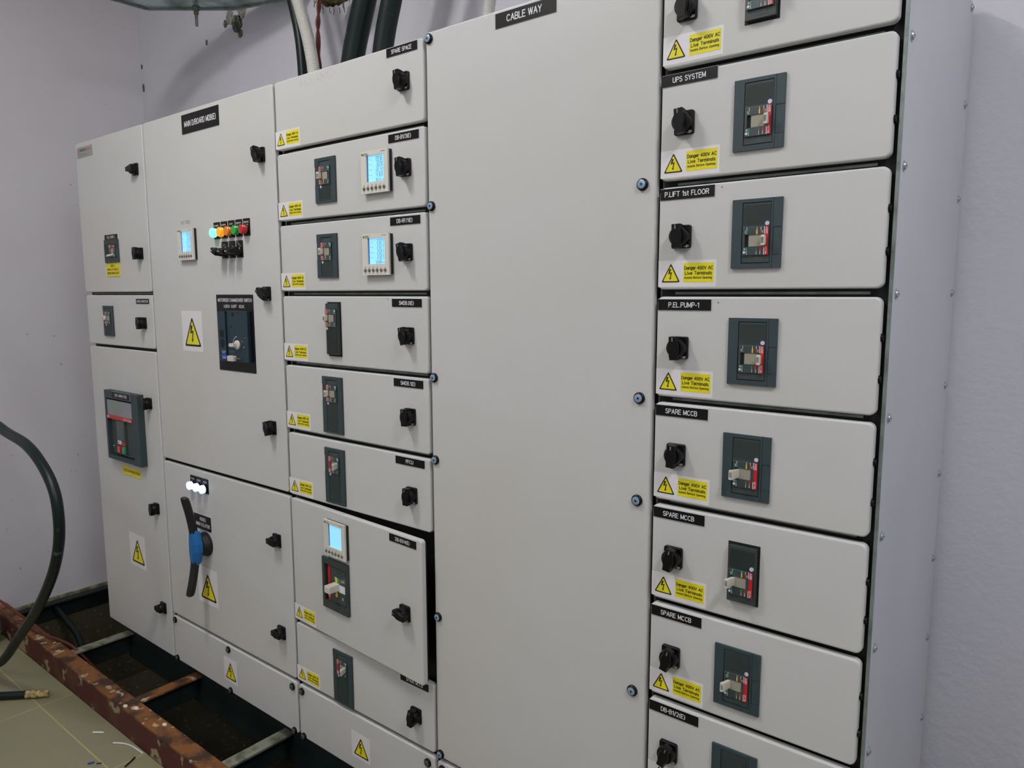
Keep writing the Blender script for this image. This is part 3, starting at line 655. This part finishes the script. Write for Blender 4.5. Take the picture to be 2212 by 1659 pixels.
# turn about the hinge line at the left edge
hinge = Vector((U0, 0.0, (rows[6][0]+rows[6][1])/2))
off = hinge-WP[AJ]
AJ.data.transform(Matrix.Translation(-off))
for c in AJ.children: c.location -= off
AJ.location += off
AJ.rotation_euler = (0, 0, -ma)
for c in list(AJ.children):
    pass

# ================================================================== column 4: cable way
c4 = cabinet(-1.2670, -.6655, 'grey cable way cabinet with one tall blank panel and round corner screws')
D = door(c4, -1.2660, -.6690, -1.1960, ZT, 'front_panel', 'tall blank screwed panel', r=.006, bev=.0035)
plate_on(D, -1.0555, .5855, .158, .030, [('CABLE WAY', .20, .77, .30, .42)], 'black plate reading CABLE WAY')
screws(D, [(-1.2550, .577), (-1.2550, .202), (-1.2550, -.2045), (-1.2550, -.408), (-1.2540, -.8125), (-1.2530, -1.1845), (-.6960, .201), (-.6945, -.205), (-.6955, -.410), (-.6980, -.812), (-.6960, .577)])
D = door(c4, -1.2660, -.6690, Z0, -1.2070, 'plinth_panel', r=.008)
screws(D, [(-1.2480, -1.226), (-.690, -1.226)], screwg)

# ================================================================== column 5
c5 = cabinet(-.6650, -.2650, 'rightmost grey cabinet of stacked breaker compartments, nearest the camera', rails=(.3948, .1978, -.0023, -.2035, -.405, -.6055, -.806))
rows5 = [(.4000, .5900), (.2025, .3895), (.0040, .1915), (-.1980, -.0080), (-.3995, -.2085), (-.6000, -.4095), (-.8005, -.6100), (-1.0010, -.8110), (-1.2000, -1.0110)]
n5 = [None, ('UPS SYSTEM', .20, .79), ('P.LIFT 1st FLOOR', .09, .90), ('P.EL.PUMP-1', .21, .78), ('SPARE MCCB', .20, .80), ('SPARE MCCB', .20, .80), ('SPARE MCCB', .20, .80), ('DB-B1/2(E)', .25, .74), None]
a5 = [6, 6, 2, 3, -4, -10, -14, -18, 0]
places = {4: 'uppermost of the three', 5: 'middle of the three', 6: 'lowest of the three'}
pin = lambda: MB().cyl(0, 0, 0, .0035, .0068, .0060, black, 20).obj('hinge_cap', True)
for i, (a, b) in enumerate(rows5):
    lab = 'top compartment door' if i == 0 else ('compartment door marked '+n5[i][0] if n5[i] else 'compartment door near the floor')
    if i in places: lab += ', '+places[i]
    D = door(c5, -.6610, -.2720, a, b, label=lab, r=.011)
    if n5[i]:
        nm, s0, s1 = n5[i]
        plate_on(D, -.6585 if i > 1 else -.6595, b-.0035+(.003 if i == 1 else 0)-.0010*(i == 3)*2-.002*(i >= 4)*1, .1055, .0200, [(nm, s0, s1, .28, .42)], 'black plate reading '+nm)
    if i < 8:
        danger(D, -.6598, a+.0052 if i else a+.0068)
        handle(D, -.6135, (.4960, .3010, .1000, -.1030, -.3060, -.5080, -.7100, -.9110)[i], a5[i])
    for f in (.66, .31):
        o = put(inst('pin', pin, 'hinge_cap'), D, (-.2718, .0085, a+(b-a)*f)); o.rotation_euler = (0, 0, math.radians(90)) 
    if i in (1, 2, 3): pass
for i, (cu, cv, on, kind) in enumerate(((-.4795, .5010, True, 'open'), (-.4780, .2985, True, 'bezel'), (-.4745, .1000, True, 'bezel'), (-.4745, -.1030, True, 'bezel'), (-.4775, -.3095, False, 'bezel'), (-.4760, -.5080, False, 'open'), (-.4800, -.7105, False, 'bezel'), (-.4795, -.9110, False, 'bezel'))):
    breaker(c5, cu, cv, on, kind, label=('breaker with its lever to the right, on', 'breaker with its pale lever to the left, off')[not on]+('' if kind == 'bezel' else ', set in an unframed cutout'))
q = MB(); q.box(-.2665, -.2612, Z0+.002, ZT-.004, -.024, -.014, galv)
put(q.obj('frame_post'), c5, (0, 0, 0), 'galvanised corner post')
q = MB(); q.box(-.2648, -.2606, Z0+.002, ZT-.001, -YB, -.0165, panel_side)
put(q.obj('side_panel'), c5, (0, 0, 0), 'pale side sheet held by two rows of screws')
def sidescrew():
    q = MB(); n = 14; rs = []
    for x, r in ((0, .0085), (.0012, .0085), (.0014, .0066), (.0034, .0056), (.0046, .0030)):
        rs.append([(x, r*math.cos(2*math.pi*k/n), r*math.sin(2*math.pi*k/n)) for k in range(n)])
    q.rings(rs, screwz); q.box(.0044, .0049, -.0006, .0006, -.0028, .0028, mdark); return q.obj('side_screw', True)
for v in (.578, .386, .1935, -.004, -.204, -.402, -.597, -.784, -.980, -1.180):
    put(inst('ss', sidescrew, 'side_screw'), c5, (-.2606, .036, v)); put(inst('ss', sidescrew, 'side_screw'), c5, (-.2606, .574, v))
# small drilled holes beside two name plates
for (par, u, v) in ((c5, -.5400, .1825), (c5, -.5400, -.0190), (c3, -1.4170, -.0155), (c3, -1.4150, -.6270)):
    q = MB(); q.cyl(0, 0, -.002, .0003, .0012, .0012, bodyd, 10)
    tgt = [o for o in par.children if o.name.startswith('door')]
    tgt = min(tgt, key=lambda o: abs(WP[o].z-v)); h = put(q.obj('drilled_hole'), tgt, (u, 0, v))
    if tgt is AJ: h.location -= off

# ================================================================== room
def struct(name, mb, smooth=False):
    o = mb.obj(name, smooth); o['kind'] = 'structure'; return o
XL, XR, YW, YF, ZF, ZC = -3.95, 2.2, .62, -3.2, -1.545, 1.95
def wbox(mb, x0, x1, y0, y1, z0, z1, mt): return mb.box(x0, x1, z0, z1, -y1, -y0, mt)
struct('wall_back', wbox(MB(), XL-.1, XR+.1, YW, YW+.1, -2.05, ZC, wallr))
struct('wall_left', wbox(MB(), XL-.1, XL, YF, YW, -1.49, ZC, wallm))
struct('wall_front', wbox(MB(), XL-.1, XR+.1, YF-.1, YF, ZF, ZC, wallm))
struct('wall_right', wbox(MB(), XR, XR+.1, YF, YW, -2.05, ZC, wallm))
struct('ceiling', wbox(MB(), XL-.1, XR+.1, YF-.1, YW+.1, ZC, ZC+.1, ceil))
m_ = MB(); wbox(m_, XL-.1, XR, YF, -.236, ZF-.08, ZF, floorm); struct('floor', m_)
m_ = MB(); wbox(m_, XL-.1, XR, -.24, YW, -2.15, -2.05, conc); wbox(m_, XL-.1, XR, -.30, -.237, -2.05, ZF-.081, conc); wbox(m_, XL-.1, XL, -.237, YW, -2.05, -1.6, conc)
o = struct('trim_1', m_); 
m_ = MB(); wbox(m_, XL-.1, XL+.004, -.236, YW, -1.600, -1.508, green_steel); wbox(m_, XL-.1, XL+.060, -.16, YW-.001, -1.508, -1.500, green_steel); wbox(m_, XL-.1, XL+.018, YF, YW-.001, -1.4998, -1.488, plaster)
struct('baseboard_left', m_)

# steel frame over the trench
def channel(mb, x0, x1, y0, y1, zt, h, mts, mtf, t=.007):
    """channel along x: web on the -y side, flanges top and bottom"""
    wbox(mb, x0, x1, y0, y0+t, zt-h, zt-t, mtf); wbox(mb, x0, x1, y0, y1, zt-t, zt, mts); wbox(mb, x0, x1, y0+t, y1, zt-h, zt-h+t, mtf)
fr = root('steel_base_frame', (-1.8, -.1, -1.545), 'rusty steel channel frame lying over the dark trench before the cabinets', 'steel frame')
m_ = MB(); channel(m_, -3.945, .6, -.234, -.176, -1.446, .099, rust_top, rusty); put(m_.obj('front_channel'), fr, (0, 0, 0), 'rusty red primed front channel')
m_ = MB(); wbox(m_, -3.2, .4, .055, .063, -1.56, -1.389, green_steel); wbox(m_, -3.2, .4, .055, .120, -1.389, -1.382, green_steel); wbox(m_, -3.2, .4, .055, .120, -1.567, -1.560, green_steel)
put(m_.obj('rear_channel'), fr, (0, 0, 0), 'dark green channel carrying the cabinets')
for k, (x, mt) in enumerate(((-3.185, rung_g), (-2.615, rust_top), (-2.030, rung_g), (-1.450, rung_g), (-.87, rung_g), (-.29, rung_g))):
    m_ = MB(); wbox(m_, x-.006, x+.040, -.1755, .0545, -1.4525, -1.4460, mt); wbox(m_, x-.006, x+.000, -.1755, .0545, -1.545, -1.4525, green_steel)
    put(m_.obj('cross_member'), fr, (0, 0, 0), ('worn galvanised cross member', 'rusty orange cross member')[mt is rust_top])
# chips of plaster on the beam
for k, (x, y) in enumerate(((-2.545, -.205), (-2.37, -.190), (-2.59, -.222))):
    m_ = MB(); m_.rings([[(r*math.cos(a)*1.5, r*math.sin(a), z) for a in [2*math.pi*i/9 for i in range(9)]][::1] for z, r in ((0, .007), (.003, .0065), (.005, .003))], chipw)
    o = m_.obj('plaster_chip', True); o.location = (x, y, -1.446)
    tag(o, ('white plaster chip on the rusty channel beside the rusty cross member', 'white plaster chip on the rusty channel, nearest the bottom of the photo', 'flat pale plaster chip at the outer edge of the rusty channel')[k], 'debris', 'plaster chips on the rusty channel')

def cable(name, pts, r, mt, label, cat, group=None, k=8, extra=None, n=12):
    m_ = MB(); P = spline(pts, k); c = P[0].copy(); m_.tube([p-c for p in P], r, mt, n)
    if extra: extra(m_, P, c)
    o = m_.obj(name, True); o.location = c; return tag(o, label, cat, group)
cable('power_cable', [(-3.88, -.40, 1.90), (-3.84, -.38, 1.0), (-3.70, -.38, .1), (-3.34, -.39, -.395), (-3.019, -0.400, -0.469), (-2.780, -0.400, -0.499), (-2.644, -0.400, -0.551), (-2.561, -0.400, -0.622), (-2.541, -0.400, -0.709), (-2.558, -0.400, -0.795), (-2.616, -0.400, -0.894), (-2.713, -0.400, -1.000), (-2.832, -0.400, -1.107), (-3.018, -0.400, -1.251), (-3.265, -0.400, -1.431), (-3.52, -.42, -1.515), (-3.8, -.5, -1.523)], .0170, cable_blk,
      'thick black cable curving in a big loop at the left edge', 'cable')
def end(m_, P, c):
    pass
m_ = MB(); m_.tube([(0, 0, 0), (.18, 0.0, 0), (.385, 0, 0)], .0145, cable_blk, 14)
co = root('cut_cable', (-3.393, -.635, -1.529), 'cut black cable lying on the tiled floor, pale filler at its end', 'cable')
b_ = m_.obj('cable_sheath', True); b_.parent = co
m_ = MB(); m_.tube([(.385, 0, 0), (.40, 0, 0), (.435, .0, 0), (.450, 0, 0)], lambda i: (.0150, .0145, .0150, .0105)[i], bare, 14)
for k in range(12):
    t = k*.52; m_.tube([(.435, .009*math.cos(t), .009*math.sin(t)), (.462+.006*random.random(), .010*math.cos(t), .010*math.sin(t))], .0022, bare, 5)
b2 = m_.obj('cable_core', True); b2.parent = co; b2['label'] = 'pale frayed core'
co.rotation_euler = (0, 0, math.radians(45))
cable('earth_cable', [(-3.948, -.46, -.70), (-3.90, -.41, -.97), (-3.72, -.35, -1.215), (-3.50, -.27, -1.330), (-3.46, -.215, -1.400), (-3.40, -.195, -1.434), (-3.30, -.175, -1.437), (-3.18, -.165, -1.437), (-3.12, -.10, -1.55)], .0052, cable_red, 'reddish brown cable sagging from the left edge over the rusty channel, the upper one', 'cable', 'red brown cables at lower left')
cable('earth_cable', [(-3.948, -.43, -.95), (-3.91, -.38, -1.15), (-3.80, -.33, -1.270), (-3.64, -.27, -1.385), (-3.55, -.215, -1.434), (-3.46, -.205, -1.438), (-3.36, -.190, -1.438), (-3.27, -.14, -1.50)], .0045, cable_red, 'second reddish brown cable, below the first and lying on the rusty channel', 'cable', 'red brown cables at lower left')
cable('trench_cable', [(-3.93, .02, -1.52), (-3.78, .02, -1.565), (-3.62, .01, -1.60), (-3.50, -.02, -1.68), (-3.45, -.05, -1.80)], .014, cable_blk, 'black cable dropping into the trench behind the rusty channel', 'cable')
# cables on the cabinet tops
cable('riser_cable', [(-2.43, .40, 1.93), (-2.40, .40, 1.34), (-2.345, .40, 1.08), (-2.302, .40, .93), (-2.285, .40, .81), (-2.278, .40, .5960)], .0185, cable_blk, 'slim black cable beside the corrugated conduit, entering a cabinet top', 'cable')
def ribs(m_, P, c):
    pass
def conduit(pts, r, label):
    P = spline(pts, 62); m_ = MB(); c = P[0].copy()
    m_.tube([p-c for p in P], lambda i: r*(1.0 if i % 2 else .90), conduit_m, 14)
    o = m_.obj('corrugated_conduit', True); o.location = c
    for p in o.data.polygons: p.use_smooth = False
    return tag(o, label, 'conduit')
conduit([(-2.46, .35, 1.93), (-2.36, .35, 1.45), (-2.28, .35, 1.12), (-2.215, .35, .955), (-2.165, .35, .80), (-2.135, .35, .5945)], .0215, 'off white corrugated conduit slanting into the top of a cabinet')
conduit([(-1.27, .35, 1.93), (-1.30, .35, 1.35), (-1.345, .35, .90), (-1.375, .35, .75), (-1.38, .35, .5945)], .0165, 'thin off white corrugated conduit rising behind the CABLE WAY plate')
P = spline([(-1.95, .36, 1.93), (-2.04, .36, 1.4), (-2.12, .36, 1.0), (-2.165, .38, .85), (-2.20, .42, .5945)], 14); m_ = MB(); c = P[0].copy()
for k in range(2): m_.tube([p-c+Vector((.0042*math.cos(i*.55+k*math.pi), .0042*math.sin(i*.55+k*math.pi), 0)) for i, p in enumerate(P)], .0042, cable_red, 8)
o = m_.obj('twisted_wires', True); o.location = c
tag(o, 'twisted pair of reddish brown wires behind the corrugated conduit', 'wire')
cable('riser_cable', [(-1.50, .35, 1.93), (-1.73, .35, 1.3), (-1.866, .35, .955), (-1.938, .35, .78), (-1.992, .35, .5975)], .0365, cable_blk, 'very thick black cable rising from the cabinet top, left one of the thick pair', 'cable', None, 8, None, 20)
cable('riser_cable', [(-1.42, .35, 1.93), (-1.61, .35, 1.3), (-1.745, .35, .925), (-1.796, .35, .78), (-1.836, .35, .5975)], .0315, cable_blk, 'very thick black cable nearest the SPARE SPACE plate, right one of the thick pair', 'cable', None, 8, None, 20)
# duct above
du = root('air_duct', (-2.7, .35, 1.16), 'galvanised sheet duct corner at the top left above the cabinets', 'duct')
pts = [(-3.158, .02), (-3.152, .281), (-2.876, .504), (-2.62, .58), (-2.50, .58), (-2.50, .44), (-2.82, .33), (-3.02, .17), (-3.02, .02)]
m_ = MB(); m_.rings([[(x, y, z) for x, y in pts][::-1] for z in (1.16, 1.23)], foil)
o = m_.obj('duct_body'); put(o, du, (0, 0, 0))
m_ = MB()
for (a, b) in zip(pts[:4], pts[1:5]):
    d_ = Vector((b[0]-a[0], b[1]-a[1], 0)); n_ = Vector((-d_.y, d_.x, 0)).normalized()*.010
    m_.add([(a[0], a[1], 1.153), (b[0], b[1], 1.153), (b[0]+n_.x, b[1]+n_.y, 1.153), (a[0]+n_.x, a[1]+n_.y, 1.153), (a[0], a[1], 1.162), (b[0], b[1], 1.162), (b[0]+n_.x, b[1]+n_.y, 1.162), (a[0]+n_.x, a[1]+n_.y, 1.162)], [(3, 2, 1, 0), (4, 5, 6, 7), (0, 1, 5, 4), (1, 2, 6, 5), (2, 3, 7, 6), (3, 0, 4, 7)], galv)
put(m_.obj('duct_flange'), du, (0, 0, 0))
m_ = MB(); m_.tube([(-2.985, .40, 1.20), (-2.985, .40, 1.085)], .006, screwg, 8); m_.tube([(-2.985, .40, 1.158), (-2.985, .40, 1.145)], .014, screwg, 6); m_.tube([(-2.985, .40, 1.145), (-2.985, .40, 1.13)], .010, plaster, 6)
put(m_.obj('hanger_rod', True), du, (0, 0, 0), 'threaded rod hanging below the duct')
for z_ in (0,):
    m_ = MB(); m_.tube([(-3.09, .15, 1.225), (-3.09, .15, 1.949)], .006, screwg, 8); m_.tube([(-2.60, .51, 1.225), (-2.60, .51, 1.949)], .006, screwg, 8); put(m_.obj('ceiling_hanger'), du, (0, 0, 0))
def lump(name, loc, sx, sy, sz, mt, label, cat, n=16, m=10, amp=.28, fib=0):
    q = MB(); rs = []
    for j in range(1, m):
        ph = math.pi*j/m; rs.append([(sx*math.sin(ph)*math.cos(2*math.pi*i/n)*(1+random.uniform(-amp, amp)), sy*math.sin(ph)*math.sin(2*math.pi*i/n)*(1+random.uniform(-amp, amp)), -sz*math.cos(ph)*(1+random.uniform(-amp, amp)*.5)) for i in range(n)])
    q.rings(rs, mt)
    for k in range(fib):
        a = random.uniform(0, 6.28); x, y = sx*.8*math.cos(a), sy*.8*math.sin(a); z = -sz*random.uniform(.2, .9)
        q.tube([(x, y, z), (x*1.12, y*1.12, z-.010), (x*1.08+random.uniform(-.008, .008), y*1.1, z-.020)], .0012, mt, 4)
    o = q.obj(name, True); o.location = loc; return tag(o, label, cat)
lump('insulation_wool', (-2.20, .47, 1.070), .080, .06, .065, wool, 'ragged tuft of yellow mineral wool hanging behind the twisted wires', 'insulation', fib=50)
m_ = MB(); m_.tube([(-2.21, .50, 1.08), (-2.2, .50, 1.949)], .02, wool, 8); o = m_.obj('wool_strand', True)
pw = [x for x in bpy.data.objects if x.name == 'insulation_wool'][0]; o.parent = pw; o.location = -Vector(pw.location)
lump('stone_block', (-3.765, -.305, -1.475), .060, .06, .075, stone, 'rough stone lump on the floor against the rusty channel, far left', 'stone', amp=.12)
# damaged plaster on the wall (shaped patches, 3 mm relief)
def patch(mb, cx, cz, r, mt, y=YW, sx=1.0, seed=0):
    rnd = random.Random(seed); n = 24
    mb.prism([(cx+sx*r*(.8+.3*rnd.random())*math.cos(2*math.pi*i/n), cz+r*(.8+.3*rnd.random())*math.sin(2*math.pi*i/n)) for i in range(n)], -y+.0002, -y+.003, mt)
m_ = MB()
patch(m_, -3.045, 1.165, .040, mold, seed=1); patch(m_, -3.10, 1.205, .030, stain, seed=2); patch(m_, -3.02, 1.120, .018, mold, seed=3); patch(m_, -3.135, 1.185, .016, mold, seed=4); patch(m_, -3.000, 1.215, .035, stain, seed=5)
patch(m_, -3.30, 1.14, .012, mold, seed=6, sx=.6); patch(m_, -3.93, 1.045, .020, mold, seed=8, sx=.5); patch(m_, -3.935, 1.150, .012, mold, seed=9, sx=.5)
patch(m_, -.118, -1.098, .012, stain, seed=11); patch(m_, -.02, .01, .006, mold, seed=12, sx=2)
o = struct('trim_2', m_)
# floor litter
def litter(name, pts, r, mt, label, cat='debris', group=None, n=6):
    return cable(name, pts, r, mt, label, cat, group, 5, None, n)
zf = ZF
litter('wire_offcut', [(-2.56, -.282, zf+.003), (-2.53, -.262, zf+.003), (-2.49, -.250, zf+.003), (-2.42, -.245, zf+.003)], .0030, conduit_m, 'curved pale grey wire offcut on the floor beside the rusty channel', 'wire')
litter('black_offcut', [(-2.395, -.315, zf+.003), (-2.42, -.272, zf+.003)], .0028, cable_blk, 'short straight black wire offcut on the floor by the rusty channel', 'wire')
litter('blue_offcut', [(-2.508, -.385, zf+.003), (-2.500, -.368, zf+.003)], .0028, mat('blue_insulation', (30, 70, 150), .5), 'tiny blue scrap of wire insulation on the floor', 'debris')
litter('dark_offcut', [(-2.487, -.366, zf+.002), (-2.478, -.354, zf+.002)], .0020, mdark, 'tiny dark scrap on the floor next to the blue scrap', 'debris')
litter('threaded_bit', [(-2.68, -.300, zf+.0035), (-2.665, -.288, zf+.0035), (-2.648, -.276, zf+.0035)], .0032, chipw, 'small white threaded plastic bit lying alone on the floor tiles', 'debris')
# ceiling light fittings; the one behind the camera is added for fill
for i, (x, y, z, p, c) in enumerate(LAMPS):
    f_ = root('ceiling_light', (x, y, ZC), ('white batten light on the ceiling before the middle cabinets', 'white batten light on the ceiling right of the cabinets', 'added white fill batten on the ceiling behind the camera')[i], 'light')
    m_ = MB(); wbox(m_, -.08+x, .08+x, y-.36, y+.36, z+.06, ZC-.001, ceil); put(m_.obj('light_housing'), f_, (0, 0, 0))
    m_ = MB(); m_.tube([(x-.04, y-.32, z), (x-.04, y+.32, z)], .013, lampw, 12); m_.tube([(x+.04, y-.32, z), (x+.04, y+.32, z)], .013, lampw, 12)
    for sx in (-.335, .335): wbox(m_, x-.06, x+.06, y+sx-.012, y+sx+.012, z-.02, z+.06, ceil)
    put(m_.obj('light_tube', True), f_, (0, 0, 0))
bpy.context.view_layer.update()
